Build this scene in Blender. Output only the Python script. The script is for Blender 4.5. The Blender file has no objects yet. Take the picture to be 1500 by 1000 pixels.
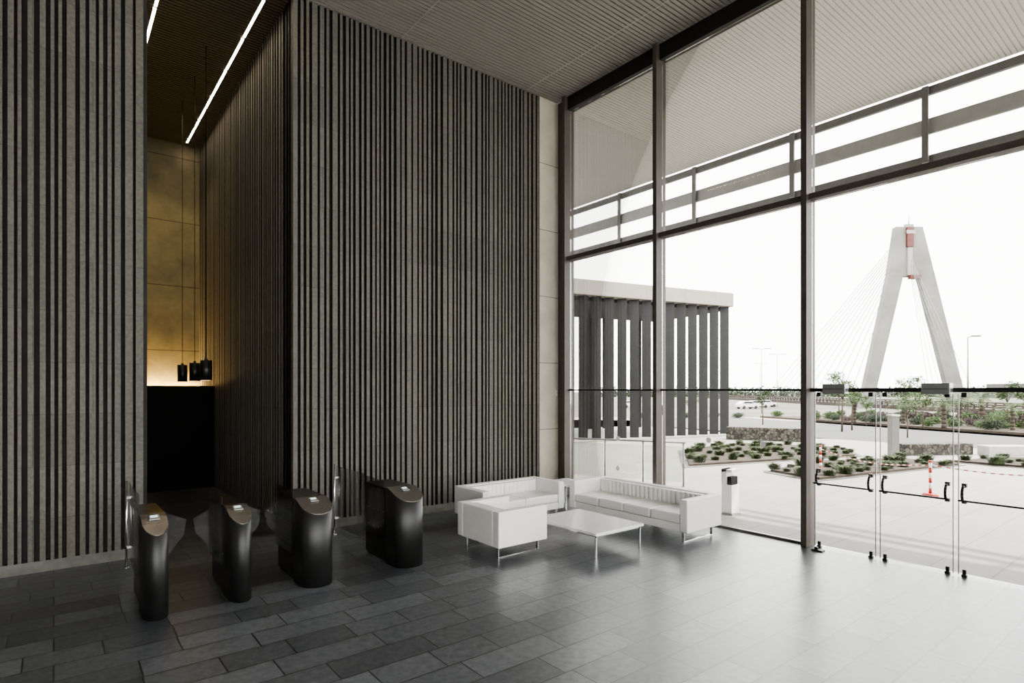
import bpy, bmesh, math, random
from mathutils import Vector, Matrix
random.seed(7)
sc = bpy.context.scene
COL = sc.collection
sc.view_settings.view_transform = 'AgX'
sc.view_settings.look = 'AgX - Medium High Contrast'
sc.view_settings.exposure = 1.35

# ------------------------------------------------------------ survey axes
SX, SY = 0.6208, 0.7840
def W(lat, d, z=0.0):
    """site survey axes (offset across / distance along) to world"""
    return Vector((SX*d + SY*lat, SY*d - SX*lat, z))
ROTW = -math.asin(SX)

# ------------------------------------------------------------ materials
def nodes_of(name):
    m = bpy.data.materials.new(name); m.use_nodes = True
    nt = m.node_tree
    b = nt.nodes["Principled BSDF"]
    return m, nt, b
def pbr(name, col, rough=0.5, metal=0.0, var=0.12, scale=6.0, bump=0.0, bscale=40.0, spec=0.5, coat=0.0, coords='Object', stretch=(1,1,1), detail=4):
    m, nt, b = nodes_of(name)
    tc = nt.nodes.new('ShaderNodeTexCoord')
    mp = nt.nodes.new('ShaderNodeMapping'); mp.inputs['Scale'].default_value = stretch
    nt.links.new(tc.outputs[coords], mp.inputs[0])
    n = nt.nodes.new('ShaderNodeTexNoise'); n.inputs['Scale'].default_value = scale; n.inputs['Detail'].default_value = detail
    nt.links.new(mp.outputs[0], n.inputs['Vector'])
    r = nt.nodes.new('ShaderNodeValToRGB')
    c0 = [max(0, c*(1-var)) for c in col]; c1 = [min(1, c*(1+var)) for c in col]
    r.color_ramp.elements[0].position = .3; r.color_ramp.elements[1].position = .7
    r.color_ramp.elements[0].color = (*c0, 1); r.color_ramp.elements[1].color = (*c1, 1)
    nt.links.new(n.outputs['Fac'], r.inputs[0]); nt.links.new(r.outputs[0], b.inputs['Base Color'])
    b.inputs['Roughness'].default_value = rough; b.inputs['Metallic'].default_value = metal
    b.inputs['Specular IOR Level'].default_value = spec
    b.inputs['Coat Weight'].default_value = coat
    if bump:
        n2 = nt.nodes.new('ShaderNodeTexNoise'); n2.inputs['Scale'].default_value = bscale; n2.inputs['Detail'].default_value = 3
        nt.links.new(tc.outputs[coords], n2.inputs['Vector'])
        bp = nt.nodes.new('ShaderNodeBump'); bp.inputs['Strength'].default_value = bump; bp.inputs['Distance'].default_value = .01
        nt.links.new(n2.outputs['Fac'], bp.inputs['Height']); nt.links.new(bp.outputs[0], b.inputs['Normal'])
    return m
def emis(name, col, s):
    m, nt, b = nodes_of(name)
    b.inputs['Base Color'].default_value = (*col, 1)
    b.inputs['Emission Color'].default_value = (*col, 1)
    b.inputs['Emission Strength'].default_value = s
    return m
def glass(name, tint=(1,1,1), refl=1.0, ior=1.45):
    m = bpy.data.materials.new(name); m.use_nodes = True
    nt = m.node_tree; nt.nodes.clear()
    o = nt.nodes.new('ShaderNodeOutputMaterial')
    t = nt.nodes.new('ShaderNodeBsdfTransparent'); t.inputs[0].default_value = (*tint, 1)
    g = nt.nodes.new('ShaderNodeBsdfGlossy'); g.inputs['Roughness'].default_value = 0.0
    f = nt.nodes.new('ShaderNodeFresnel'); f.inputs[0].default_value = ior
    mu = nt.nodes.new('ShaderNodeMath'); mu.operation = 'MULTIPLY'; mu.inputs[1].default_value = refl
    mx = nt.nodes.new('ShaderNodeMixShader')
    nt.links.new(f.outputs[0], mu.inputs[0]); nt.links.new(mu.outputs[0], mx.inputs[0])
    nt.links.new(t.outputs[0], mx.inputs[1]); nt.links.new(g.outputs[0], mx.inputs[2]); nt.links.new(mx.outputs[0], o.inputs[0])
    return m
def bricky(name, c1, c2, mortar, bw, rh, msize, rough, wall=False, bump=0.3, noise_amt=0.35, nscale=9.0, ndetail=6, offset=0.5, squash=1.0, sqf=2, bscale=45, spec=.5, bdist=.004, grain=True, coat=0.0):
    m, nt, b = nodes_of(name)
    L = nt.links
    tc = nt.nodes.new('ShaderNodeTexCoord')
    vec = tc.outputs['Object']
    if wall:
        s = nt.nodes.new('ShaderNodeSeparateXYZ'); L.new(vec, s.inputs[0])
        a = nt.nodes.new('ShaderNodeMath'); a.operation = 'ADD'; L.new(s.outputs[0], a.inputs[0]); L.new(s.outputs[1], a.inputs[1])
        c = nt.nodes.new('ShaderNodeCombineXYZ'); L.new(a.outputs[0], c.inputs[0]); L.new(s.outputs[2], c.inputs[1])
        vec2 = c.outputs[0]
    else:
        vec2 = vec
    br = nt.nodes.new('ShaderNodeTexBrick')
    br.offset = offset; br.squash = squash; br.squash_frequency = sqf
    L.new(vec2, br.inputs['Vector'])
    br.inputs['Color1'].default_value = (*c1, 1); br.inputs['Color2'].default_value = (*c2, 1); br.inputs['Mortar'].default_value = (*mortar, 1)
    br.inputs['Scale'].default_value = 1.0; br.inputs['Mortar Size'].default_value = msize
    br.inputs['Mortar Smooth'].default_value = .2
    br.inputs['Brick Width'].default_value = bw; br.inputs['Row Height'].default_value = rh
    n = nt.nodes.new('ShaderNodeTexNoise'); n.inputs['Scale'].default_value = nscale; n.inputs['Detail'].default_value = ndetail; n.inputs['Roughness'].default_value = .6
    L.new(vec, n.inputs['Vector'])
    mr = nt.nodes.new('ShaderNodeMapRange'); mr.inputs['From Min'].default_value = .25; mr.inputs['From Max'].default_value = .75
    mr.inputs['To Min'].default_value = 1-noise_amt; mr.inputs['To Max'].default_value = 1+noise_amt
    L.new(n.outputs['Fac'], mr.inputs['Value'])
    mu = nt.nodes.new('ShaderNodeMix'); mu.data_type = 'RGBA'; mu.blend_type = 'MULTIPLY'; mu.inputs[0].default_value = 1
    L.new(br.outputs['Color'], mu.inputs[6]); L.new(mr.outputs[0], mu.inputs[7])
    L.new(mu.outputs[2], b.inputs['Base Color'])
    b.inputs['Specular IOR Level'].default_value = spec
    b.inputs['Coat Weight'].default_value = coat; b.inputs['Coat Roughness'].default_value = .3
    b.inputs['Roughness'].default_value = rough
    sb = nt.nodes.new('ShaderNodeMath'); sb.operation = 'SUBTRACT'
    if grain:
        n2 = nt.nodes.new('ShaderNodeTexNoise'); n2.inputs['Scale'].default_value = bscale; n2.inputs['Detail'].default_value = 3
        L.new(vec, n2.inputs['Vector'])
        L.new(n2.outputs['Fac'], sb.inputs[0])
    else: sb.inputs[0].default_value = 1.0
    L.new(br.outputs['Fac'], sb.inputs[1])
    bp = nt.nodes.new('ShaderNodeBump'); bp.inputs['Strength'].default_value = bump; bp.inputs['Distance'].default_value = bdist
    L.new(sb.outputs[0], bp.inputs['Height']); L.new(bp.outputs[0], b.inputs['Normal'])
    return m
def rubble(name):
    m, nt, b = nodes_of(name); L=nt.links
    tc = nt.nodes.new('ShaderNodeTexCoord')
    v = nt.nodes.new('ShaderNodeTexVoronoi'); v.inputs['Scale'].default_value = 7.5
    L.new(tc.outputs['Object'], v.inputs['Vector'])
    v2 = nt.nodes.new('ShaderNodeTexVoronoi'); v2.feature='DISTANCE_TO_EDGE'; v2.inputs['Scale'].default_value = 7.5
    L.new(tc.outputs['Object'], v2.inputs['Vector'])
    r = nt.nodes.new('ShaderNodeValToRGB'); r.color_ramp.elements[0].color=(.03,.027,.022,1); r.color_ramp.elements[1].color=(.12,.11,.09,1)
    s = nt.nodes.new('ShaderNodeSeparateColor'); L.new(v.outputs['Color'], s.inputs[0]); L.new(s.outputs[0], r.inputs[0])
    r2 = nt.nodes.new('ShaderNodeValToRGB'); r2.color_ramp.elements[0].color=(.05,.05,.05,1); r2.color_ramp.elements[1].position=.12
    L.new(v2.outputs['Distance'], r2.inputs[0])
    mu = nt.nodes.new('ShaderNodeMix'); mu.data_type='RGBA'; mu.blend_type='MULTIPLY'; mu.inputs[0].default_value=1
    L.new(r.outputs[0], mu.inputs[6]); L.new(r2.outputs[0], mu.inputs[7]); L.new(mu.outputs[2], b.inputs['Base Color'])
    b.inputs['Roughness'].default_value=.95
    return m

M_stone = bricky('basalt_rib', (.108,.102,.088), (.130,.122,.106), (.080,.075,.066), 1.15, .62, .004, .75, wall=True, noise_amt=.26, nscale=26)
M_stoneside = bricky('basalt_rib_lightened', (.19,.173,.143), (.215,.196,.163), (.12,.109,.09), 1.15, .62, .003, .75, wall=True, noise_amt=.26, nscale=26)  # lightened copy of the rib basalt, making up for weak passage light
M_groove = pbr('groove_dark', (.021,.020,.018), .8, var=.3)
M_ribside = pbr('basalt_side_shade', (.042,.039,.035), .8, var=.25)  # groove shade painted into the colour of the rib sides
M_plinth = pbr('stone_plinth', (.13,.124,.112), .6, var=.2, scale=8)
M_floor = bricky('floor_slate', (.056,.060,.067), (.130,.137,.149), (.016,.017,.018), .84, .32, .007, .33, bump=.45, noise_amt=.42, nscale=15.0, ndetail=4, offset=.37, squash=.62, sqf=3, bdist=.002, spec=1.0, grain=False, coat=.2)
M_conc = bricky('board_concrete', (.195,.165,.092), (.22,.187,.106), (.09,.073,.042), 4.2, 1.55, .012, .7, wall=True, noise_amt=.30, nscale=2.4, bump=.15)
M_pier = bricky('pier_concrete', (.56,.515,.43), (.59,.545,.455), (.27,.25,.205), 3.0, 1.35, .01, .7, wall=True, noise_amt=.15, nscale=2.2, bump=.2)
M_plaster = pbr('pale_plaster', (.32,.31,.29), .8, var=.12)
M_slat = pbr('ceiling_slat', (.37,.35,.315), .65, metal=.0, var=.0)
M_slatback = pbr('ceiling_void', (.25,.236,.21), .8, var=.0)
M_slatdark = pbr('passage_slat_shade', (.05,.044,.037), .6, var=.0)  # passage slats and void: low light of the passage darkened into their colour
M_slatvoid = pbr('passage_void_shade', (.015,.013,.011), .8, var=.0)
M_slatout = pbr('soffit_slat', (.45,.435,.395), .65, var=.0)
M_slatoutback = pbr('soffit_void', (.42,.405,.366), .8, var=.0)
M_mull = pbr('anodised_bronze', (.085,.073,.063), .5, metal=.1, var=.08)
M_mulld = pbr('dark_frame', (.022,.02,.019), .4, metal=.2)
M_glass = glass('clear_glazing', (.97,.975,.97), .6)
M_glassd = glass('door_glass', (.95,.955,.95), .7)
M_glasst = glass('clear_flap_glass', (.94,.94,.93), .5)
M_leather = pbr('white_leather', (.82,.81,.79), .42, var=.02, bump=.12, bscale=140)
M_chrome = pbr('chrome', (.75,.75,.76), .12, metal=1.0, var=.03)
M_steel = pbr('brushed_steel', (.42,.43,.44), .35, metal=.8, var=.06)
M_white = pbr('white_lacquer', (.78,.78,.77), .18, var=.03, scale=2)
M_black = pbr('satin_black', (.013,.013,.013), .40, var=.15)
M_blackg = pbr('gloss_black', (.012,.011,.011), .28, var=.1, coat=.15)
M_cap = pbr('bronze_cap', (.22,.195,.17), .25, metal=.7, var=.06)
M_blackm = pbr('matte_black', (.004,.004,.004), .7, var=.2, spec=.15)
M_screen = emis('reader_screen', (.55,.62,.65), .4)
M_lamp = emis('linear_lamp', (1.0,.86,.66), 12.0)
M_up = emis('warm_uplight', (1.0,.68,.28), 75.0)
M_beige = pbr('pavilion_beige', (.25,.233,.20), .7, var=.06, scale=2)
M_fin = pbr('fin_charcoal', (.014,.014,.015), .6, var=.15, scale=2)
M_pav = bricky('pale_paving', (.235,.226,.203), (.265,.255,.23), (.15,.142,.13), 1.2, .6, .008, .7, noise_amt=.10, nscale=.8, bump=.1)
M_asph = pbr('asphalt', (.075,.075,.073), .85, var=.1, scale=1)
M_mulch = pbr('mulch', (.045,.033,.023), .95, var=.35, scale=6, bump=.6, bscale=20)
M_gravel = pbr('gravel', (.11,.104,.094), .95, var=.3, scale=30)
M_earth = pbr('far_land', (.10,.10,.078), .95, var=.25, scale=.05)
M_gab = rubble('gabion_stone')
M_leaf = pbr('leaf_green', (.034,.066,.012), .7, var=.4, scale=3)
M_leafd = pbr('leaf_dark', (.016,.029,.010), .8, var=.4, scale=.5)
M_red = pbr('leaf_purple', (.034,.016,.016), .8, var=.4, scale=3)
M_bark = pbr('bark', (.07,.053,.04), .9, var=.25, scale=10)
M_grass = pbr('tussock_grass', (.040,.058,.020), .8, var=.35, scale=4)
M_pylon = pbr('pylon_concrete', (.165,.16,.146), .8, var=.2, scale=.25)
M_rust = pbr('bridge_rust', (.032,.021,.015), .8, var=.2, scale=.3)
M_redp = pbr('red_paint', (.42,.05,.035), .5, var=.1)
M_redt = pbr('tape_red', (.30,.07,.05), .6, var=.1)
M_redg = pbr('gantry_red', (.09,.022,.017), .6, var=.2, scale=1)
M_cable = pbr('cable_pale', (.20,.20,.195), .6)
M_carw = pbr('car_paint_white', (.55,.55,.55), .25, var=.02)
M_cargl = pbr('car_glass', (.03,.035,.04), .1)
M_tyre = pbr('tyre', (.02,.02,.02), .8)
M_far = pbr('far_building', (.10,.094,.09), .8, var=.1, scale=.1)
M_gal = pbr('galvanised', (.19,.19,.19), .4, metal=.4)
M_fascia = pbr('fascia_grey', (.125,.12,.115), .5, var=.06)
M_fascia2 = pbr('fascia_light', (.25,.242,.23), .5, var=.06)
M_cord = pbr('cord_dark', (.012,.011,.01), .8, spec=.1)

# ------------------------------------------------------------ geometry helpers
def add_box(bm, x0,x1,y0,y1,z0,z1, mi=0, mat=None, fm=None):
    vs = [bm.verts.new(p) for p in ((x0,y0,z0),(x1,y0,z0),(x1,y1,z0),(x0,y1,z0),(x0,y0,z1),(x1,y0,z1),(x1,y1,z1),(x0,y1,z1))]
    if mat is not None:
        for v in vs: v.co = mat @ v.co
    for k,f in enumerate(((0,3,2,1),(4,5,6,7),(0,1,5,4),(1,2,6,5),(2,3,7,6),(3,0,4,7))):
        fc = bm.faces.new([vs[i] for i in f]); fc.material_index = mi if fm is None else fm[k]
def add_cyl(bm, p0, p1, r0, r1=None, seg=16, mi=0):
    if r1 is None: r1 = r0
    p0 = Vector(p0); p1 = Vector(p1); ax = (p1-p0).normalized()
    q = ax.to_track_quat('Z','Y')
    A = [];B = []
    for i in range(seg):
        a = 2*math.pi*i/seg; v = Vector((math.cos(a), math.sin(a), 0))
        A.append(bm.verts.new(p0+q@(v*r0))); B.append(bm.verts.new(p1+q@(v*r1)))
    for i in range(seg):
        j = (i+1)%seg
        f = bm.faces.new((A[i],A[j],B[j],B[i])); f.material_index = mi; f.smooth = True
    f = bm.faces.new(A[::-1]); f.material_index = mi
    f = bm.faces.new(B); f.material_index = mi
def add_prism(bm, pts, z0, z1, mi=0, zfun=None, smooth=False, zbot=None):
    n = len(pts)
    A = [bm.verts.new((p[0],p[1], zbot(p) if zbot else z0)) for p in pts]
    B = [bm.verts.new((p[0],p[1], zfun(p) if zfun else z1)) for p in pts]
    for i in range(n):
        j=(i+1)%n
        f = bm.faces.new((A[i],A[j],B[j],B[i])); f.material_index = mi; f.smooth = smooth
    f = bm.faces.new(A[::-1]); f.material_index = mi
    f = bm.faces.new(B); f.material_index = mi
def finish(name, bm, mats, parent=None, bevel=0.0, seg=2, smooth=False, loc=None, rotz=0.0):
    me = bpy.data.meshes.new(name)
    bm.normal_update(); bm.to_mesh(me); bm.free()
    if not isinstance(mats,(list,tuple)): mats=[mats]
    for m in mats: me.materials.append(m)
    o = bpy.data.objects.new(name, me); COL.objects.link(o)
    if smooth:
        for p in me.polygons: p.use_smooth = True
    if bevel:
        md = o.modifiers.new('bevel','BEVEL'); md.width = bevel; md.segments = seg; md.limit_method='ANGLE'; md.angle_limit=math.radians(40)
        if smooth:
            o.modifiers.new('wn','WEIGHTED_NORMAL')
    if parent: o.parent = parent
    if loc is not None: o.location = loc
    if rotz: o.rotation_euler[2] = rotz
    return o
def boxes(name, lst, mats, **k):
    bm = bmesh.new()
    for b in lst: add_box(bm, *b)
    return finish(name, bm, mats, **k)
def tag(o, label=None, cat=None, group=None, kind=None):
    if label: o['label'] = label
    if cat: o['category'] = cat
    if group: o['group'] = group
    if kind: o['kind'] = kind
    return o
def struct(o, label=None, cat=None):
    return tag(o, label, cat, None, 'structure')
def thing(name, loc, rotz=0.0, label=None, cat=None, group=None):
    e = bpy.data.objects.new(name, None); COL.objects.link(e)
    e.empty_display_size = .1
    e.location = loc; e.rotation_euler[2] = rotz
    return tag(e, label, cat, group)
def dup(src, loc, rotz=None, scale=None):
    n = src.copy(); COL.objects.link(n)
    n.location = loc
    if rotz is not None: n.rotation_euler[2] = rotz
    if scale: n.scale = scale if not isinstance(scale,(int,float)) else (scale,)*3
    for c in src.children:
        k = c.copy(); k.parent = n; k.matrix_parent_inverse = c.matrix_parent_inverse.copy(); COL.objects.link(k)
        for g in c.children:
            q = g.copy(); q.parent = k; COL.objects.link(q)
    return n

CZ = 8.08     # ceiling
RY = 8.82     # ribbed wall face
GX = 8.215    # glazing plane
RD = .085     # rib relief

# ------------------------------------------------------------ room shell
o = boxes('floor', [(-9,8.36,-8,16.3,-.015,0)], M_floor); struct(o,'dark grey slate slab paved lobby floor','floor')

def ribs(bm, a0, a1, emit, ws=(.035,.042,.048,.055,.065,.082), gs=(.032,.038,.045,.055)):
    a = a0; first=True
    while a < a1-.03:
        w = random.choice(ws); g = random.choice(gs)
        e = min(a+w, a1)
        emit(bm, a, e, first); a = e+g; first=False
def wall_rib(name, x0, x1, label):
    bm = bmesh.new()
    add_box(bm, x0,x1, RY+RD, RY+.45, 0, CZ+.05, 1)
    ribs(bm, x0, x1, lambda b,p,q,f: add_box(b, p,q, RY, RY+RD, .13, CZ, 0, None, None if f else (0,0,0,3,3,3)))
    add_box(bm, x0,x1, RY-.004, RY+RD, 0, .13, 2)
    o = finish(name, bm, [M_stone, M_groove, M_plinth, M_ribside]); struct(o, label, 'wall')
wall_rib('wall_left', -9, .96, 'ribbed grey basalt wall with vertical dark grooves')
wall_rib('wall_back', 2.81, 7.69, 'ribbed grey basalt wall beside the lounge')
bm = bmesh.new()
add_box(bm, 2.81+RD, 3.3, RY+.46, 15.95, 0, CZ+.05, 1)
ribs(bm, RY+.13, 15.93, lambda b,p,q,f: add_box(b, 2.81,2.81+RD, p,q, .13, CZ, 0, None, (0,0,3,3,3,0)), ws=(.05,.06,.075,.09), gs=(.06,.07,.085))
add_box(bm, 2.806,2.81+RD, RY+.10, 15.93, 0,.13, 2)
struct(finish('wall_side', bm, [M_stoneside, M_groove, M_plinth, M_groove]), 'ribbed basalt wall lining the passage', 'wall')  # rib flanks take the groove material, shade painted as dark colour
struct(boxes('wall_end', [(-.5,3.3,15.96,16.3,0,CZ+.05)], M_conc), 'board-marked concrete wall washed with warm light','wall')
bm = bmesh.new()
add_box(bm, .5,.9, RY+.46,15.95,0,CZ+.05)
struct(finish('wall_passage', bm, M_plinth), 'plain stone wall of the passage','wall')
struct(boxes('wall_pier', [(7.70,8.36,RY+.0,RY+.45,0,CZ+.05)], M_pier), 'pale concrete pier beside the glazing','wall')
struct(boxes('wall_west', [(-9.3,-9,-8,RY,0,CZ)], M_plaster), 'plain side wall','wall')
bm = bmesh.new()
x=-9
while x<8.3:
    add_box(bm,x-.04,x+.04,-8.2,-7.95,0,CZ-.01); x+=2.47
for z in (0.03,2.15,4.8,7.95): add_box(bm,-9,8.2,-8.12,-8.0,z-.03,z+.03)
struct(finish('trim_30', bm, M_mull),'bronze framing of the rear glazed facade','mullion')
struct(boxes('window_30',[(-9,8.2,-8.07,-8.055,0,CZ)],M_glass),'rear glazed facade','window')
# ceiling
bm = bmesh.new()
add_box(bm, -9.3, 8.36, -8.3, RY+.5, CZ+.051, CZ+.4, 1)
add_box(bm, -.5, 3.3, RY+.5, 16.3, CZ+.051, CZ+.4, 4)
y = -8
while y < 15.9:
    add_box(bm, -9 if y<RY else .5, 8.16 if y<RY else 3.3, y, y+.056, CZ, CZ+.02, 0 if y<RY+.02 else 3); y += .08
for x in (4.6, 7.34):
    add_box(bm, x-.009, x+.009, -8, RY, CZ-.003, CZ+.05, 2)
struct(finish('ceiling', bm, [M_slat, M_slatback, M_slatout, M_slatdark, M_slatvoid]), 'slatted metal ceiling','ceiling')
bm = bmesh.new()
add_box(bm, 8.37, 13.45, -8.3, 26, CZ+.06, CZ+.4, 1)
y = -8
while y < 26:
    add_box(bm, 8.37, 13.4, y, y+.062, CZ+.050, CZ+.059, 0); y += .08
o = finish('ceiling_canopy', bm, [M_slatout, M_slatoutback]); struct(o,'pale slatted soffit of the outdoor canopy','canopy')
struct(boxes('wall_partition', [(.95,2.80,14.18,14.3,0,2.24)], M_blackm), 'low black partition across the passage','partition')
t = thing('wall_uplight', (1.9,15.84,0), 0, 'warm linear uplight washing the concrete wall', 'light')
boxes('lamp_housing', [(-.9,.88,-.06,.06,0,2.12)], M_blackm, parent=t)
boxes('lamp_strip', [(-.9,.88,-.05,.05,2.125,2.14)], M_up, parent=t)

# ------------------------------------------------------------ glazing
ms = [8.45+.06, 6.25, 3.74, 1.24, -1.26, -3.76, -6.26]
for i, y in enumerate(ms):
    bm = bmesh.new()
    add_box(bm, GX-.16, GX+.10, y-.04, y+.04, .0, CZ-.01)
    if i == 0: add_box(bm, GX-.02, GX+.10, y+.045, RY-.01, 0, CZ-.01)
    struct(finish('trim_%d'%(i+1), bm, M_mull, bevel=.004), 'bronze aluminium mullion','mullion')
k = len(ms)+1
for i in range(len(ms)-1):
    y1 = ms[i]-.045; y0 = ms[i+1]+.045
    bm = bmesh.new()
    add_box(bm, GX-.10, GX+.08, y0, y1, 4.76, 4.84)
    add_box(bm, GX-.08, GX+.08, y0, y1, 7.80, CZ-.01, 1)
    if i == 0 or i == 1 or i > 2:
        add_box(bm, GX-.05, GX+.05, y0, y1, 2.135, 2.165, 1)
        add_box(bm, GX-.03, GX+.03, y0, y1, 0.0, .03, 0)
    else:
        add_box(bm, GX-.05, GX+.05, y0, y1, 2.125, 2.175, 1)
    struct(finish('trim_%d'%k, bm, [M_mull, M_mulld]), 'bronze transoms of the glazing bay','transom'); k+=1
    lst = [(GX-.008, GX+.008, y0, y1, 4.85, 7.79), (GX-.008, GX+.008, y0, y1, 2.18, 4.75)]
    if i != 2: lst.append((GX-.008, GX+.008, y0, y1, .035, 2.13))
    w = boxes('window_%d'%(i+1), lst, M_glass); struct(w, 'tall clear glazing bay','window')
for j,(yy,zz,wi) in enumerate([(7.2,1.25,1),(7.2,.7,1),(5.3,1.35,2),(4.4,1.35,2)]):
    bm = bmesh.new(); add_cyl(bm,(GX-.012,yy,zz),(GX-.009,yy,zz),.045,seg=20)
    finish('safety_dot', bm, M_white, parent=bpy.data.objects['window_%d'%wi])
leafs = [(3.66,2.90),(2.86,2.09),(2.05,1.30)]
for i,(ya,yb) in enumerate(leafs):
    d = boxes('door_%d'%(i+1), [(GX-.006,GX+.006, yb, ya, .03, 2.10)], M_glassd)
    struct(d, 'frameless glass door leaf with black push bar','door')
    for yy in (ya-.006, yb+.006):
        boxes('edge_strip', [(GX-.007,GX+.007, yy-.004, yy+.004, .02, 2.11)], M_steel, parent=d)
    bm = bmesh.new()
    add_box(bm, GX-.10, GX-.07, yb+.02, ya-.02, .875,.895)
    finish('push_bar', bm, M_black, parent=d, bevel=.005)
    for yy in (ya-.06, yb+.06):
        bm = bmesh.new()
        pts=[]
        for q in range(9):
            a = math.pi*q/8
            pts.append(Vector((GX-.01-.085*math.sin(a), yy, .955+.10*math.cos(a))))
        for q in range(8): add_cyl(bm, pts[q], pts[q+1], .015, seg=8)
        add_box(bm, GX-.022,GX+.022, yy-.022, yy+.022, 1.03,1.075)
        add_box(bm, GX-.022,GX+.022, yy-.022, yy+.022, .845,.885)
        finish('handle', bm, M_black, parent=d)
        boxes('floor_fitting', [(GX-.026,GX+.026, yy-.026, yy+.026, .0,.03),(GX-.016,GX+.016, yy-.018, yy+.018, .03,.085)], M_black, parent=d, bevel=.006)
        boxes('top_fitting', [(GX-.022,GX+.022, yy-.026, yy+.026, 2.065,2.12)], M_black, parent=d, bevel=.006)
for ya in (3.34, 2.22):
    t = thing('door_closer', (GX-.12, ya, 2.10), 0, 'brushed steel door closer housing on the black header bar','door closer', 'door closers on the header')
    boxes('housing', [(-.07,.06,-.14,.14,0,.13)], M_steel, parent=t, bevel=.006)
    boxes('cover_groove', [(-.073,-.071,-.12,.12,.06,.066)], M_black, parent=t)
t = thing('floor_stop', (GX-.2, 3.55, 0), 0, 'small black metal floor stop beside the mullion','door stop')
boxes('base', [(-.05,.05,-.09,.05,0,.02)], M_black, parent=t, bevel=.004)
boxes('pin', [(-.02,.02,-.02,.02,.02,.05)], M_black, parent=t, bevel=.004)

bm = bmesh.new()
FX=13.4
add_box(bm, FX-.04,FX+.04,-8,26,7.90,8.06)
add_box(bm, FX-.03,FX+.03,-8,26,7.14,7.44,1)
add_box(bm, FX-.04,FX+.10,-8,26,6.58,6.72)
y=3.85-2.6*4
while y<26:
    add_box(bm, FX-.09,FX-.045,y-.055,y+.055,6.58,8.06,0); y+=2.6
struct(finish('trim_canopy', bm, [M_fascia, M_fascia2]), 'grey metal ladder frame under the canopy edge','canopy frame')

t = thing('wall_intercom', (8.16, RY, 2.08), 0, 'small white control box on the concrete pier','control box')
boxes('case', [(-.045,.0,-.035,-.001,-.06,.06)], M_white, parent=t, bevel=.006)
boxes('button', [(-.03,-.015,-.04,-.0355,.0,.03)], M_steel, parent=t)

def linlight(x, y0, y1, first=None):
    y=y0
    while y<y1-.2:
        t = thing('linear_ceiling_light', (x, y, CZ-.001), 0, 'slim glowing linear light set in the slatted ceiling','ceiling light','linear ceiling lights')
        L = min(1.17, y1-y)
        boxes('housing', [(-.030,-.021,0,L,-.025,0),(.021,.030,0,L,-.025,0)], M_mulld, parent=t)
        boxes('diffuser', [(-.020,.020,0,L,-.016,-.001)], M_lamp, parent=t)
        y += 1.24
linlight(2.50, 8.0, 15.7)
linlight(1.23, 8.0, 13.0)
src=None
for (x,y,z) in [(2.06,11.1,2.32),(2.09,12.3,2.32),(2.07,13.5,2.32)]:
    if src is None:
        src = thing('pendant_lamp', (x,y,z), 0, 'black cylindrical pendant lamp on a thin cord','pendant lamp','pendant lamps in the passage')
        bm=bmesh.new(); add_cyl(bm,(0,0,0),(0,0,.34),.09,seg=32); add_cyl(bm,(0,0,.34),(0,0,.38),.03,.02,seg=16)
        finish('lamp_shade', bm, M_black, parent=src)
        bm=bmesh.new(); add_cyl(bm,(0,0,.38),(0,0,CZ-z),.005,seg=6); finish('cord', bm, M_cord, parent=src)
        bm=bmesh.new(); add_cyl(bm,(0,0,-.004),(0,0,-.001),.07,seg=24); finish('diffuser', bm, emis('pendant_glow',(1,.7,.35),.6), parent=src)
    else: dup(src,(x,y,z))

# ------------------------------------------------------------ lounge
def channel_cushion(bm, x0, x1, yb, yf, z0, z1, n):
    pts=[(x1,yb),(x0,yb)]
    w=(x1-x0)/n
    for i in range(n):
        for q in range(0,6):
            a=q/6
            pts.append((x0+w*(i+a), yf-.018*math.sin(math.pi*a)**.6))
    pts.append((x1,yf))
    pts=pts[::-1]
    add_prism(bm, pts, z0, z1)
def sofa(name, w, dep, h, n, loc, rot, label, cat='sofa'):
    e = thing(name, loc, rot, label, cat)
    at=.13; z0=.15
    for s in (-1,1):
        xa = s*(w/2-at/2)
        boxes('armrest', [(xa-at/2,xa+at/2,-dep/2,dep/2,z0,h)], M_leather, parent=e, bevel=.016, seg=3, smooth=True)
        bm=bmesh.new(); x=s*(w/2-.12)
        add_box(bm, x-.02,x+.02,-dep/2+.07,dep/2-.07,0,.012)
        add_box(bm, x-.02,x+.02,-dep/2+.07,-dep/2+.082,.012,z0)
        add_box(bm, x-.02,x+.02,dep/2-.082,dep/2-.07,.012,z0)
        finish('leg', bm, M_chrome, parent=e, bevel=.003)
    boxes('backrest', [(-w/2+at+.001,w/2-at-.001,dep/2-.13,dep/2,z0,h)], M_leather, parent=e, bevel=.016, seg=3, smooth=True)
    boxes('base', [(-w/2+at+.001,w/2-at-.001,-dep/2+.01,dep/2-.131,z0,.26)], M_leather, parent=e, bevel=.01, seg=2, smooth=True)
    cw=(w-2*at-.01)/n
    for i in range(n):
        x0=-w/2+at+.005+cw*i
        boxes('seat_cushion', [(x0+.003,x0+cw-.003,-dep/2+.005,dep/2-.24,.262,.40)], M_leather, parent=e, bevel=.025, seg=4, smooth=True)
        bm=bmesh.new(); channel_cushion(bm, x0+.004,x0+cw-.004, dep/2-.133, dep/2-.22, .30, h-.015, max(5,int(cw/.085)))
        finish('back_cushion', bm, M_leather, parent=e, bevel=.01, seg=2, smooth=False)
    return e
sofa('sofa', 1.7, .80, .60, 2, (5.95,7.55,0), 0, 'white leather two-seat sofa with channelled back and chrome legs')
sofa('sofa', 2.35, .85, .61, 4, (7.33,5.97,0), -math.pi/2, 'long white leather sofa with chrome sled legs beside the glazing')
sofa('armchair', .95, .82, .61, 1, (4.79,6.275,0), math.pi/2, 'boxy white leather armchair with chrome sled legs', 'armchair')
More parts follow.
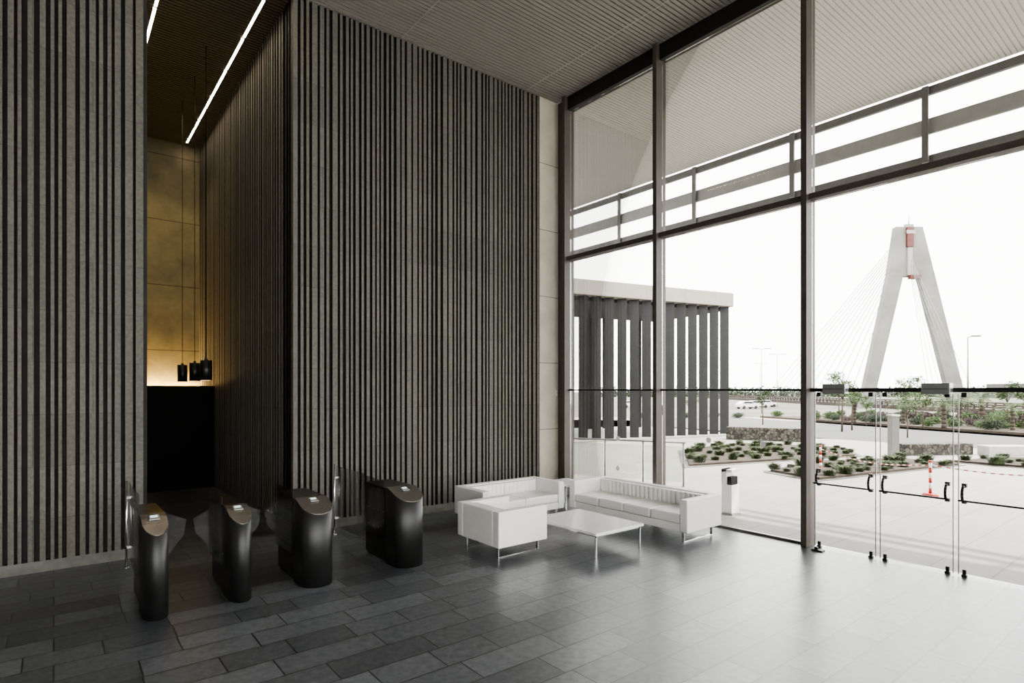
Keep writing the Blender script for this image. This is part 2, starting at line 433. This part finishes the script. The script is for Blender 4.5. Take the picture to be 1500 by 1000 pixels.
def ctable(name, loc, hx, hy, h, label):
    t = thing(name, loc, 0, label, 'coffee table' if name=='coffee_table' else 'side table')
    boxes('table_top', [(-hx,hx,-hy,hy,h-.035,h)], M_white, parent=t, bevel=.004)
    a=hx-.04; b=hy-.04; z0=h-.06; z1=h-.036
    boxes('frame', [(-a,a,-b,-b+.02,z0,z1),(-a,a,b-.02,b,z0,z1),(-a,-a+.02,-b,b,z0,z1),(a-.02,a,-b,b,z0,z1)], M_chrome, parent=t)
    for sx in (-1,1):
        for sy in (-1,1):
            boxes('leg', [(sx*a-.012,sx*a+.012,sy*b-.012,sy*b+.012,0,z0-.002)], M_chrome, parent=t, bevel=.003)
ctable('coffee_table', (5.85,5.7,0), .47, .62, .33, 'low white square coffee table with slim chrome legs')
ctable('side_table', (7.18,7.52,0), .27, .27, .52, 'small white side table with chrome legs between two sofas')

# ------------------------------------------------------------ turnstiles
def ztop(y):
    if y>=.40: return .93
    u=max(0,y)/.40
    return .79+.14*math.sin(u*math.pi/2)
def turnstile(w, loc, label, flaps):
    e = thing('turnstile', loc, 0, label, 'turnstile', 'row of access turnstiles')
    pts=[]
    N=20
    for i in range(N+1):
        a=math.pi+math.pi*i/N
        pts.append((w/2*math.cos(a), .17+.17*math.sin(a)))
    right=[(w/2, .17+.03*k) for k in range(1,8)]
    bm=bmesh.new()
    half=[p for p in pts+right if p[0]>=-1e-9]
    half=sorted(half,key=lambda p:p[1])
    prev=None
    for p in half:
        zt=ztop(p[1])
        vs=[bm.verts.new(q) for q in ((-p[0],p[1],0),(p[0],p[1],0),(p[0],p[1],zt),(-p[0],p[1],zt))]
        if prev:
            for a,b in ((0,1),(1,2),(2,3),(3,0)):
                f=bm.faces.new((prev[a],prev[b],vs[b],vs[a])); f.smooth=(a in (1,3))
        prev=vs
    bm.faces.new(prev)
    bmesh.ops.remove_doubles(bm, verts=bm.verts, dist=1e-5)
    bmesh.ops.recalc_face_normals(bm, faces=bm.faces)
    finish('column', bm, M_black, parent=e)
    bm=bmesh.new(); prev=None
    for p in half:
        x=max(p[0]*.985,.001); zt=ztop(p[1])+.001
        vs=[bm.verts.new(q) for q in ((-x,p[1],zt),(x,p[1],zt),(x,p[1],zt+.008),(-x,p[1],zt+.008))]
        if prev:
            for a,b in ((0,1),(1,2),(2,3),(3,0)):
                f=bm.faces.new((prev[a],prev[b],vs[b],vs[a]))
        else: bm.faces.new(vs[::-1])
        prev=vs
    bm.faces.new(prev)
    bmesh.ops.recalc_face_normals(bm, faces=bm.faces)
    finish('cap', bm, M_cap, parent=e)
    bm=bmesh.new()
    T=Matrix.Translation((0,.245,ztop(.245)+.012))@Matrix.Rotation(math.atan(.27),4,'X')
    add_box(bm,-.045,.045,-.05,.05,-.002,.008,0,T); 
    finish('card_reader', bm, M_steel, parent=e, bevel=.002)
    bm=bmesh.new(); add_box(bm,-.03,.03,-.005,.035,.009,.011,0,T); finish('screen', bm, M_screen, parent=e)
    boxes('body', [(-w/2+.012,w/2-.012,.381,1.0,.03,.915)], M_blackg, parent=e, bevel=.006)
    boxes('lid', [(-w/2,w/2,.381,1.02,.916,.932)], M_blackg, parent=e, bevel=.004)
    boxes('plinth', [(-w/2+.03,w/2-.03,.382,.98,0,.029)], M_black, parent=e)
    s=-1; x=s*(w/2-.011); s0=None
    for yy in (.48,.62,.76,.90):
        for zz in (.40,.62):
            if s0 is None:
                bm=bmesh.new(); add_cyl(bm,(-.002,0,0),(.002,0,0),.011,seg=12); s0=finish('sensor', bm, M_steel, parent=e, loc=(x,yy,zz))
            else:
                c=s0.copy(); COL.objects.link(c); c.location=(x,yy,zz)
    for s in flaps:
        x=s*(w/2)
        bm=bmesh.new()
        pr=[(x,.35),(x+s*.21,.62),(x+s*.235,.78),(x,.90)]
        A=[bm.verts.new((p[0],.66,p[1])) for p in pr]; B=[bm.verts.new((p[0],.672,p[1])) for p in pr]
        for i in range(4):
            j=(i+1)%4; bm.faces.new((A[i],A[j],B[j],B[i]))
        bm.faces.new(A); bm.faces.new(B[::-1]); bmesh.ops.recalc_face_normals(bm,faces=bm.faces)
        finish('glass_flap', bm, M_glasst, parent=e)
    boxes('glass_screen', [(-w/2-.012,-w/2-.002,.42,1.05,.30,1.02)], M_glasst, parent=e)
turnstile(.215,(.76,6.28,0),'narrow black turnstile pedestal with bronze sloping cap', [1])
turnstile(.215,(1.51,6.28,0),'narrow black turnstile pedestal with bronze sloping cap', [1,-1])
turnstile(.35,(2.29,6.24,0),'wide black turnstile pedestal with bronze sloping cap', [1,-1])
turnstile(.38,(3.43,6.24,0),'wide black turnstile pedestal with bronze sloping cap', [-1])
for (x,lab) in ((.72,'clear glass side panel with chrome post by the ribbed wall'),(3.30,'clear glass side panel with chrome post near the lounge')):
    t=thing('glass_barrier',(x,7.45,0),0,lab,'glass panel','glass side panels')
    boxes('panel',[(-.006,.006,-.10,.95,.12,1.02)],M_glasst,parent=t)
    yy=.93
    bm=bmesh.new(); add_cyl(bm,(-.03,yy,0),(-.03,yy,1.05),.012,seg=14); add_cyl(bm,(-.03,yy,0),(-.03,yy,.01),.035,seg=18)
    finish('post',bm,M_chrome,parent=t)
    for zz in (.25,.85):
        boxes('clamp',[(-.03,.02,yy-.02,yy+.02,zz-.018,zz+.018)],M_chrome,parent=t,bevel=.004)

# ------------------------------------------------------------ outdoors
def poly(name, pts, z0, z1, mat, label=None, cat=None):
    bm=bmesh.new(); P=[W(a,b) for a,b in pts]
    add_prism(bm,[(p.x,p.y) for p in P],z0,z1)
    bmesh.ops.recalc_face_normals(bm,faces=bm.faces)
    o=finish(name,bm,mat)
    return struct(o,label,cat)
bm=bmesh.new()
pts=[(8.37,-30),(90,-30)]+[(p.x,p.y) for p in (W(75,-5),W(75,46),W(-25,46))]+[(8.37,W(-25,46).y)]
add_prism(bm,pts,-.3,-.02); bmesh.ops.recalc_face_normals(bm,faces=bm.faces)
struct(finish('ground',bm,M_pav),'pale paved forecourt','ground')
struct(boxes('ground_rear',[(-40,8.36,-30,-8.21,-.3,-.02)],M_pav),'pale paved forecourt','ground')
poly('ground_far',[(-300,46.1),(600,46.1),(900,900),(-400,900)],-2.5,-1.5,M_earth,'pale distant land','ground')
poly('road',[(8,36),(13.7,26.4),(18.1,20.5),(26,15),(40,15),(23.3,26.4),(18.1,45.5),(9,45.5)],-.019,-.012,M_asph,'grey asphalt access road','road')
beds=[[(6.11,20.5),(9.08,23.2),(12.2,21.4),(11.2,18.9),(9.05,18.05),(5.03,16.4)],
      [(6.83,15.3),(9.26,17.3),(12.0,18.0),(12.8,16.6),(7.38,13.9)],
      [(13.2,17.3),(15.6,18.3),(18.5,17.0),(14.6,15.6)]]
for i,b in enumerate(beds):
    cx=sum(p[0] for p in b)/len(b); cy=sum(p[1] for p in b)/len(b)
    poly('gravel_border',[(cx+(p[0]-cx)*1.08,cy+(p[1]-cy)*1.10) for p in b],-.019,-.005,M_gravel,'gravel edging around a planting bed','gravel')
    poly('planting_bed',b,-.004,.05,M_mulch,'brown mulched planting bed','planting bed')
poly('planting_bank',[(19.5,45.5),(24.5,27.5),(40,17),(60,20),(60,45.5)],-.019,.10,M_mulch,'earth bank planted with shrubs','planting bed')

def inpoly(x,y,p):
    c=False; n=len(p); j=n-1
    for i in range(n):
        if ((p[i][1]>y)!=(p[j][1]>y)) and x<(p[j][0]-p[i][0])*(y-p[i][1])/(p[j][1]-p[i][1])+p[i][0]: c=not c
        j=i
    return c
bm=bmesh.new()
for i in range(230):
    a=random.uniform(0,2*math.pi); r=random.uniform(0,.13); t=random.uniform(.1,.7); h=random.uniform(.12,.28)
    p=Vector((r*math.cos(a),r*math.sin(a),0)); dr=Vector((math.cos(a),math.sin(a),0)); s=Vector((-dr.y,dr.x,0))*.007
    m1=p+dr*h*t*.5+Vector((0,0,h*.7)); e=p+dr*h*t*1.2+Vector((0,0,h*.9))
    v=[bm.verts.new(q) for q in (p-s,p+s,m1+s*.8,m1-s*.8,e)]
    bm.faces.new(v[:4]); bm.faces.new((v[3],v[2],v[4]))
tuft=finish('grass_tuft',bm,M_grass); tag(tuft,'tussock of green ornamental grass in mulch','grass','grass tufts in the planting beds')
first=True
placed=[(8.1,15.2,.8)]
for b,cnt in zip(beds,(60,50,26)):
    xs=[p[0] for p in b]; ys=[p[1] for p in b]; k2=0; tries=0
    while k2<cnt and tries<8000:
        tries+=1
        x=random.uniform(min(xs),max(xs)); y=random.uniform(min(ys),max(ys)); s=random.uniform(.5,1.15)
        if inpoly(x,y,b) and all((x-u)**2+(y-v)**2>(.32*(s+r))**2 for u,v,r in placed):
            placed.append((x,y,s)); k2+=1
            if first: tuft.location=W(x,y,.05); first=False; continue
            o=tuft.copy(); COL.objects.link(o); o.location=W(x,y,.05); o.rotation_euler[2]=random.uniform(0,6); o.scale=(s*1.3,s*1.3,s*.8)

def leafblob(bm, c, R, n, size, mi=0):
    for i in range(n):
        v=Vector((random.gauss(0,1),random.gauss(0,1),random.gauss(0,1))).normalized()*(random.random()**.4)
        p=Vector(c)+Vector((v.x*R[0],v.y*R[1],v.z*R[2]))
        a=Vector((random.uniform(-1,1),random.uniform(-1,1),random.uniform(-1,1))).normalized()
        b=a.orthogonal().normalized()*size*random.uniform(.6,1.2); a=a*size*random.uniform(.7,1.6)
        f=bm.faces.new([bm.verts.new(q) for q in (p-a,p-b*.5,p+a,p+b*.5)]); f.material_index=mi
def tree(h, loc, lab):
    e=thing('sapling_tree',loc,random.uniform(0,6),lab,'tree','young trees by the road')
    bm=bmesh.new(); add_cyl(bm,(0,0,0),(.03,0,h*.75),.05,.025,seg=8)
    for q in range(5):
        a=q*1.26; add_cyl(bm,(.02,0,h*.55),(math.cos(a)*h*.13,math.sin(a)*h*.13,h*.85),.018,.008,seg=5)
    finish('trunk',bm,M_bark,parent=e)
    bm=bmesh.new()
    for q in range(6):
        a=q*1.05; leafblob(bm,(math.cos(a)*h*.12,math.sin(a)*h*.12,h*random.uniform(.70,.95)),(h*.13,h*.13,h*.12),80,.07)
    finish('foliage',bm,M_leaf,parent=e)
    return e
tlab='young slender tree with a sparse green crown'
T0=tree(3.0,W(17.1,30,-.01),tlab)
trees=[(17.1,30)]
for lat,d,s in ((18.2,31,.85),(17.9,26.2,.62),(27.4,32,.82),(15.6,36,.7),(22.0,31,.66),(31,35,.8),(12.9,42,.55),(14.4,44,.6),(20.2,33,.55),(25.2,37,.9),(27.2,39,.95),(22.6,40,.9)):
    z = .10 if lat>19.5 else -.01
    trees.append((lat,d))
    dup(T0,W(lat,d,z),random.uniform(0,6),s)
def palm(loc,h):
    e=thing('palm_tree',loc,0,'short palm with arching green fronds','palm tree','young palms on the bank')
    bm=bmesh.new()
    for q in range(6): add_cyl(bm,(0,0,h*.55*q/6),(0,0,h*.55*(q+1)/6),.13,.10,seg=10)
    finish('trunk',bm,M_bark,parent=e)
    bm=bmesh.new()
    for q in range(20):
        a=q*2.4; el=random.uniform(.1,1.2); L=h*.5
        P=[]
        for k in range(7):
            t=k/6; r=L*t*math.cos(el*(1-.3*t)); z=h*.55+L*(math.sin(el)*t-.55*t*t)
            P.append(Vector((math.cos(a)*r,math.sin(a)*r,z)))
        sd=Vector((-math.sin(a),math.cos(a),0))
        for k in range(6):
            for j in range(2):
                c0=P[k].lerp(P[k+1],j*.5); wv=.26*h/2.2*math.sin(math.pi*min(.95,(k+.7)/6.6))
                for s in (-1,1):
                    tip=c0+sd*s*wv+(P[k+1]-P[k])*.9-Vector((0,0,.06))
                    bm.faces.new([bm.verts.new(v) for v in (c0,c0+(P[k+1]-P[k])*.28,tip)])
    finish('frond',bm,M_leaf,parent=e); return e
p0_=palm(W(23.5,31.5,.1),2.5); trees.append((23.5,31.5))
for lat,d,s in ((26.0,33.6,1.0),(28.9,31.0,1.1),(25.6,29.6,.8),(21.3,36,.9),(29.6,36.5,1.1),(24.0,35.5,.9)):
    trees.append((lat,d)); dup(p0_,W(lat,d,.1),random.uniform(0,6),s)
def shrub(mat,lab):
    bm=bmesh.new()
    leafblob(bm,(0,0,.12),(.5,.5,.16),120,.05)
    for q in range(5):
        leafblob(bm,(random.uniform(-.4,.4),random.uniform(-.4,.4),random.uniform(.3,.5)),(.45,.45,.30),190,.055)
    o=finish('shrub',bm,mat); tag(o,lab,'shrub','roadside shrubs'); return o
S=[shrub(M_leaf,'rounded green leafy shrub on the bank'),shrub(M_red,'purple-leaved shrub on the bank'),shrub(M_leafd,'dark green leafy shrub on the bank')]
bank=[(20.0,45),(24.7,28.8),(39,18.8),(45,24),(45,45)]
c=0; used=set(); pl=[(a,b,.3) for a,b in trees]+[(31.5,40,.8)]; tries=0
while c<150 and tries<60000:
    tries+=1
    x=random.uniform(20,40); y=random.uniform(22,45); s=random.uniform(.55,.95)
    if x/y<.44: continue
    if inpoly(x,y,bank) and all((x-u)**2+(y-v)**2>(.80*(s+r))**2 for u,v,r in pl):
        pl.append((x,y,s)); c+=1; i0=random.choice([0,1,2,0,2]); s0=S[i0]
        if i0 not in used: used.add(i0); o=s0
        else: o=s0.copy(); COL.objects.link(o)
        o.location=W(x,y,.09); o.rotation_euler[2]=random.uniform(0,1.5); o.scale=(s,s,s*.9)
for lat,d in ((11.5,44.6),(13.4,45),(15.5,44.8),(17.4,45.0),(9.7,44.5)):
    o=S[2].copy(); COL.objects.link(o); o.location=W(lat,d,-.02); o.scale=(.9,.9,.6)

def wallobj(name,a,b,h,th,mat,lab,cat,z=-.01,bev=.02):
    A=W(*a,0);B=W(*b,0); L=(B-A).length; ang=math.atan2(B.y-A.y,B.x-A.x)
    o=boxes(name,[(0,L,-th/2,th/2,0,h)],mat,loc=(A.x,A.y,z),rotz=ang,bevel=bev)
    return tag(o,lab,cat)
wallobj('gabion_wall',(9.5,25.6),(12.3,24.2),.55,.5,M_gab,'low gabion wall of caged dark stones','stone wall',z=-.018)
wallobj('gabion_wall',(12.9,19.3),(15.4,19.6),.38,.5,M_gab,'low gabion wall of caged dark stones','stone wall',z=-.018)
wallobj('concrete_bench',(15.7,19.3),(17.2,19.3),.32,.5,pbr('bench_concrete',(.36,.35,.33),.7),'pale concrete block bench','bench',z=-.018)
t=thing('concrete_post',W(12.45,18.9,-.019),ROTW,'square pale concrete post','post')
boxes('shaft',[(-.12,.12,-.12,.12,0,1.32)],M_pylon,parent=t,bevel=.01); boxes('top_plate',[(-.14,.14,-.14,.14,1.321,1.37)],M_steel,parent=t)

# pavilion
A=W(2.72,24.3);B=W(10.57,28.0); ang=math.atan2(B.y-A.y,B.x-A.x); LL=(B-A).length
pv=thing('pavilion',(A.x,A.y,-.02),ang,'open pavilion with beige flat roof and tall charcoal fins','pavilion')
boxes('roof',[(-5,LL+.15,-.05,6.5,6.20,6.85)],M_beige,parent=pv,bevel=.02)
boxes('soffit',[(-4.9,LL+.05,.50,5.6,6.05,6.199)],M_fin,parent=pv)
bm=bmesh.new()
for x in (-3.0,-.8,1.4,3.6,5.8,8.0): add_box(bm,x-.006,x+.006,-.052,-.051,6.2,6.85)
finish('roof_joints',bm,M_fascia,parent=pv)
boxes('slab',[(-5,LL+.4,-.5,6.8,0,.05)],M_pav,parent=pv)
for i_ in range(18):
    s_=-2.9+i_*.672
    bm=bmesh.new(); add_box(bm,-.20,.20,-.035,.035,.051,6.199,0,Matrix.Translation((s_,.24,0))@Matrix.Rotation(math.radians(-34),4,'Z'))
    finish('fin',bm,M_fin,parent=pv)
for s_ in (-4.2,-3.1,-2.0,-.9,.2,1.3,4.0,4.4,5.5,6.6,7.7):
    bm=bmesh.new(); add_box(bm,-.18,.18,-.035,.035,.051,6.199,0,Matrix.Translation((s_,5.9,0))@Matrix.Rotation(math.radians(-34),4,'Z'))
    finish('fin',bm,M_fin,parent=pv)

A=W(1.4,14.2);B=W(3.85,13.0); ang=math.atan2(B.y-A.y,B.x-A.x); LL2=(B-A).length
t=thing('balustrade',(A.x,A.y,-.019),ang,'glass balustrade with slim steel posts and handrail','railing')
for q in range(4):
    bm=bmesh.new(); x=LL2*q/3; add_cyl(bm,(x,0,0),(x,0,.97),.02,seg=10); add_cyl(bm,(x,0,0),(x,0,.012),.05,seg=12); finish('post',bm,M_gal,parent=t)
bm=bmesh.new(); add_cyl(bm,(-.05,0,.99),(LL2+.05,0,.99),.022,seg=10); finish('handrail',bm,M_gal,parent=t)
M_fg=glass('balustrade_glass',(.86,.88,.87),.35)
for q in range(3):
    boxes('glass_panel',[(LL2*q/3+.04,LL2*(q+1)/3-.04,-.006,.006,.10,.90)],M_fg,parent=t)

t=thing('litter_bin',W(.377*10.15,10.15,-.019),0,'white rectangular pedestal litter bin with dark opening','litter bin')
boxes('body',[(-.12,.12,-.10,.10,.03,.52)],M_white,parent=t,bevel=.008)
boxes('top',[(-.12,.12,.0,.10,.521,.79),(-.12,.12,-.10,.10,.74,.79)] ,M_white,parent=t,bevel=.005)
boxes('liner',[(-.10,.10,-.08,-.005,.522,.66)],M_blackm,parent=t)
boxes('base',[(-.14,.14,-.12,.12,0,.028)],M_steel,parent=t)

def bpost(lat,d):
    t=thing('barrier_post',W(lat,d,-.019),0,'red and white plastic barrier post on a rubber foot','barrier post','barrier posts with tape')
    bm=bmesh.new(); add_cyl(bm,(0,0,0),(0,0,.05),.15,.12,seg=24); finish('foot',bm,M_redp,parent=t)
    bm=bmesh.new(); 
    for q in range(6): add_cyl(bm,(0,0,.05+q*.105),(0,0,.05+(q+1)*.105),.03,seg=14,mi=(q+1)%2)
    finish('pole',bm,[M_white,M_redp],parent=t)
    bm=bmesh.new(); add_cyl(bm,(0,0,.68),(0,0,.72),.035,seg=14); finish('knob',bm,M_redp,parent=t)
bp=[(8.1,15.2),(8.6,11.9),(11.6,11.0)]
for p in bp: bpost(*p)
for p,q in zip(bp[:-1],bp[1:]):
    A=W(*p,.60);B=W(*q,.60); n=40; L=(B-A).length; ang=math.atan2(B.y-A.y,B.x-A.x)
    bm=bmesh.new()
    for i in range(n):
        a=.05+(L-.1)*i/n; b=.05+(L-.1)*(i+1)/n
        za=-.14*math.sin(math.pi*i/n); zb=-.14*math.sin(math.pi*(i+1)/n)
        f=bm.faces.new([bm.verts.new(v) for v in ((a,0,za-.013),(b,0,zb-.013),(b,0,zb+.013),(a,0,za+.013))]); f.material_index=i%2
    o=finish('barrier_tape',bm,[M_white,M_redt],loc=A,rotz=ang); tag(o,'red and white striped barrier tape strung between posts','barrier tape','barrier tape')

def lamp(lat,d,h,z,double,lab):
    t=thing('street_lamp',W(lat,d,z),ROTW,lab,'street lamp','street lamps')
    bm=bmesh.new(); add_cyl(bm,(0,0,0),(0,0,h),.07,.04,seg=10); finish('pole',bm,M_gal,parent=t)
    for s in ((1,-1) if double else (1,)):
        k3=h*.05
        bm=bmesh.new(); add_cyl(bm,(0,0,h),(s*k3*1.2,0,h+.08),.035,.03,seg=8); finish('arm',bm,M_gal,parent=t)
        bm=bmesh.new(); add_box(bm,min(s*k3,s*k3*3),max(s*k3,s*k3*3),-.12,.12,h+.03,h+.14); finish('lamp_head',bm,M_gal,parent=t,bevel=.03)
lamp(31.5,40,5.7,.10,False,'tall single-arm grey street lamp')
lamp(38.8,90,10.0,-1.5,True,'tall twin-arm grey street lamp')
lamp(55,120,11.0,-1.5,True,'tall twin-arm grey street lamp')
lamp(60,140,10.0,-1.5,True,'tall twin-arm grey street lamp')

# cable-stayed bridge
br=thing('cable_stayed_bridge',W(80,116,-1.5),ROTW,'pale concrete A-shaped bridge pylon with fanned stay cables and brown deck','bridge')
Z=lambda z:z+1.5
def prism_xz(bm,pts,y0,y1):
    A=[bm.verts.new((p[0],y0,Z(p[1]))) for p in pts];B=[bm.verts.new((p[0],y1,Z(p[1]))) for p in pts]
    n=len(pts)
    for i in range(n):
        j=(i+1)%n; bm.faces.new((A[i],A[j],B[j],B[i]))
    bm.faces.new(A[::-1]); bm.faces.new(B)
bm=bmesh.new()
prism_xz(bm,[(-4.9,24.8),(4.4,24.8),(1.9,34.7),(-3.4,34.7)],-.6,.6)
prism_xz(bm,[(-10.6,-1.5),(-8.2,-1.5),(-2.0,24.79),(-4.9,24.79)],-.6,.6)
prism_xz(bm,[(7.9,-1.5),(11.0,-1.5),(4.4,24.79),(1.2,24.79)],-.6,.6)
bmesh.ops.recalc_face_normals(bm,faces=bm.faces)
finish('pylon',bm,M_pylon,parent=br)
bm=bmesh.new(); add_box(bm,-1.5,-.2,-1.1,-.61,Z(30.6),Z(34.5)); add_box(bm,-1.1,.9,-1.5,-.61,Z(24.2),Z(24.9)); finish('maintenance_gantry',bm,M_redg,parent=br)
bm=bmesh.new(); add_box(bm,-1.3,-.4,-1.0,-.61,Z(25.0),Z(30.5)); add_box(bm,-1.7,.1,-1.15,-1.101,Z(33.2),Z(33.9)); finish('access_lift',bm,M_fascia2,parent=br)
bm=bmesh.new(); add_cyl(bm,(-.5,0,Z(34.7)),(-.5,0,Z(37.4)),.12,.04,seg=8); add_box(bm,-1.3,.3,-.3,.3,Z(34.7),Z(35.3)); finish('antenna',bm,M_gal,parent=br)
def loc_of(lat,d): return (lat-80, d-116)
p0=loc_of(88,214); p1=loc_of(77,87)
dx=p1[0]-p0[0]; dy=p1[1]-p0[1]
def deckpt(d): 
    k=(d-214)/(87-214); return (p0[0]+dx*k, d-116)
bm=bmesh.new()
def strip(bm,da,db,off,w,z0,z1,mi=0):
    a=deckpt(da);b=deckpt(db)
    vs=[(a[0]+off-w,a[1]),(b[0]+off-w,b[1]),(b[0]+off+w,b[1]),(a[0]+off+w,a[1])]
    add_prism(bm,vs,Z(z0),Z(z1),mi)
strip(bm,260,55,0,5.5,-1.5,-1.0)
bmesh.ops.recalc_face_normals(bm,faces=bm.faces)
finish('deck',bm,M_rust,parent=br)
bm=bmesh.new()
for off in (-5.4,5.4):
    strip(bm,260,55,off,.12,-.25,.0); strip(bm,260,55,off,.14,-1.4,-.75)
    d=56
    while d<260:
        a=deckpt(d); add_box(bm,a[0]+off-.12,a[0]+off+.12,a[1]-.12,a[1]+.12,Z(-1.0),Z(-.2)); d+=2.0
finish('parapet',bm,M_rust,parent=br)
for i in range(14):
    d=121+i*5.0; a=deckpt(d)
    bm=bmesh.new(); add_cyl(bm,(-3.0+i*.05,.7,Z(24.5+i*.6)),(a[0]-5,a[1],Z(-1.0)),.06,seg=6); finish('cable',bm,M_cable,parent=br)
for i in range(8):
    d=112-i*1.9; a=deckpt(d)
    bm=bmesh.new(); add_cyl(bm,(-.6,-.7,Z(25.0+i*.5)),(a[0]+2,a[1],Z(-1.0)),.035,seg=6); finish('cable',bm,M_cable,parent=br)

for lat,d,w,h,dep in ((232,268,15,6.5,12),(212,268,16,4.0,10),(250,272,15,5.0,12)):
    t=thing('distant_building',W(lat,d,-1.5),ROTW,'distant low grey block building','building')
    boxes('walls',[(-w/2,w/2,-dep/2,dep/2,0,h)],M_far,parent=t)
    bm=bmesh.new()
    n=int(w/2.2)
    for q in range(n):
        for r in range(int(h/2.6)):
            x=-w/2+1.1+q*2.2; add_box(bm,x-.6,x+.6,-dep/2-.06,-dep/2-.01,1.0+r*2.4,2.3+r*2.4)
    finish('windows',bm,M_cargl,parent=t)
bm=bmesh.new()
for i in range(340):
    lat=random.uniform(40,300); leafblob(bm,(lat,random.uniform(-8,8),random.uniform(.5,3.4)),(5,3,2.6),26,.9)
o=finish('tree_line',bm,M_leafd,loc=W(0,300,-1.5),rotz=ROTW); tag(o,'distant line of hazy green trees','trees',None,'stuff')
def car(loc,rot,lab,group='parked cars'):
    t=thing('car',loc,rot,lab,'car',group)
    prof=[(-2.1,.35),(2.1,.35),(2.15,.75),(1.9,.95),(1.0,1.05),(.45,1.48),(-1.2,1.5),(-1.9,1.05),(-2.15,.9)]
    bm=bmesh.new()
    A=[bm.verts.new((p[0],-.85,p[1])) for p in prof];B=[bm.verts.new((p[0],.85,p[1])) for p in prof]; n=len(prof)
    for i in range(n):
        j=(i+1)%n; bm.faces.new((A[i],A[j],B[j],B[i]))
    bm.faces.new(A[::-1]); bm.faces.new(B); bmesh.ops.recalc_face_normals(bm,faces=bm.faces)
    finish('body',bm,M_carw,parent=t,bevel=.06)
    for s in (-1,1):
        bm=bmesh.new()
        vs=[(.85,1.06),(.40,1.40),(-1.15,1.42),(-1.7,1.08)]
        bm.faces.new([bm.verts.new((p[0],s*.856,p[1])) for p in vs])
        finish('side_window',bm,M_cargl,parent=t)
    for x in (-1.35,1.35):
        for s in (-1,1):
            bm=bmesh.new(); add_cyl(bm,(x,s*.70,.32),(x,s*.88,.32),.32,seg=18); finish('wheel',bm,M_tyre,parent=t)
    return t
c0=car(W(50,118,-1.5),ROTW,'white car parked beyond the road')
dup(c0,W(45.5,112,-1.5),ROTW+.3); dup(c0,W(54.5,124,-1.5),ROTW-.1); dup(c0,W(24.5,118,-1.5),ROTW)

# ------------------------------------------------------------ light
w=bpy.data.worlds.new('World'); sc.world=w; w.use_nodes=True
bg=w.node_tree.nodes['Background']; bg.inputs[0].default_value=(1.0,.987,.965,1); bg.inputs[1].default_value=3.0
sd=bpy.data.lights.new('sun','SUN'); sd.energy=4.0; sd.angle=math.radians(1.0); sd.color=(1,.95,.87)
so=bpy.data.objects.new('sun',sd); COL.objects.link(so)
dirv=Vector((-.55,.42,-1.0)).normalized()
so.rotation_euler=dirv.to_track_quat('-Z','Y').to_euler(); so.location=(20,-10,30)
for yy,en in ((14.6,60),(12.6,26)):  # added warm spots without a fixture, brightening the end wall
    ld=bpy.data.lights.new('end_wall_fill','SPOT'); ld.energy=en; ld.color=(1,.80,.45); ld.spot_size=math.radians(75); ld.spot_blend=.8; ld.shadow_soft_size=.15
    lo=bpy.data.objects.new('end_wall_fill',ld); COL.objects.link(lo); lo.location=(1.9,yy-1.2,7.9)
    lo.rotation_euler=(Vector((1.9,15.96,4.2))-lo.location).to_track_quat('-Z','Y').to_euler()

# ------------------------------------------------------------ camera
cd=bpy.data.cameras.new('camera'); cam=bpy.data.objects.new('camera',cd); COL.objects.link(cam)
cd.sensor_width=36; cd.lens=848/1500*36; cd.shift_y=71/1500; cd.clip_end=2000
cam.location=(0,0,2.15); cam.rotation_euler=(math.pi/2,0,ROTW)
sc.camera=cam
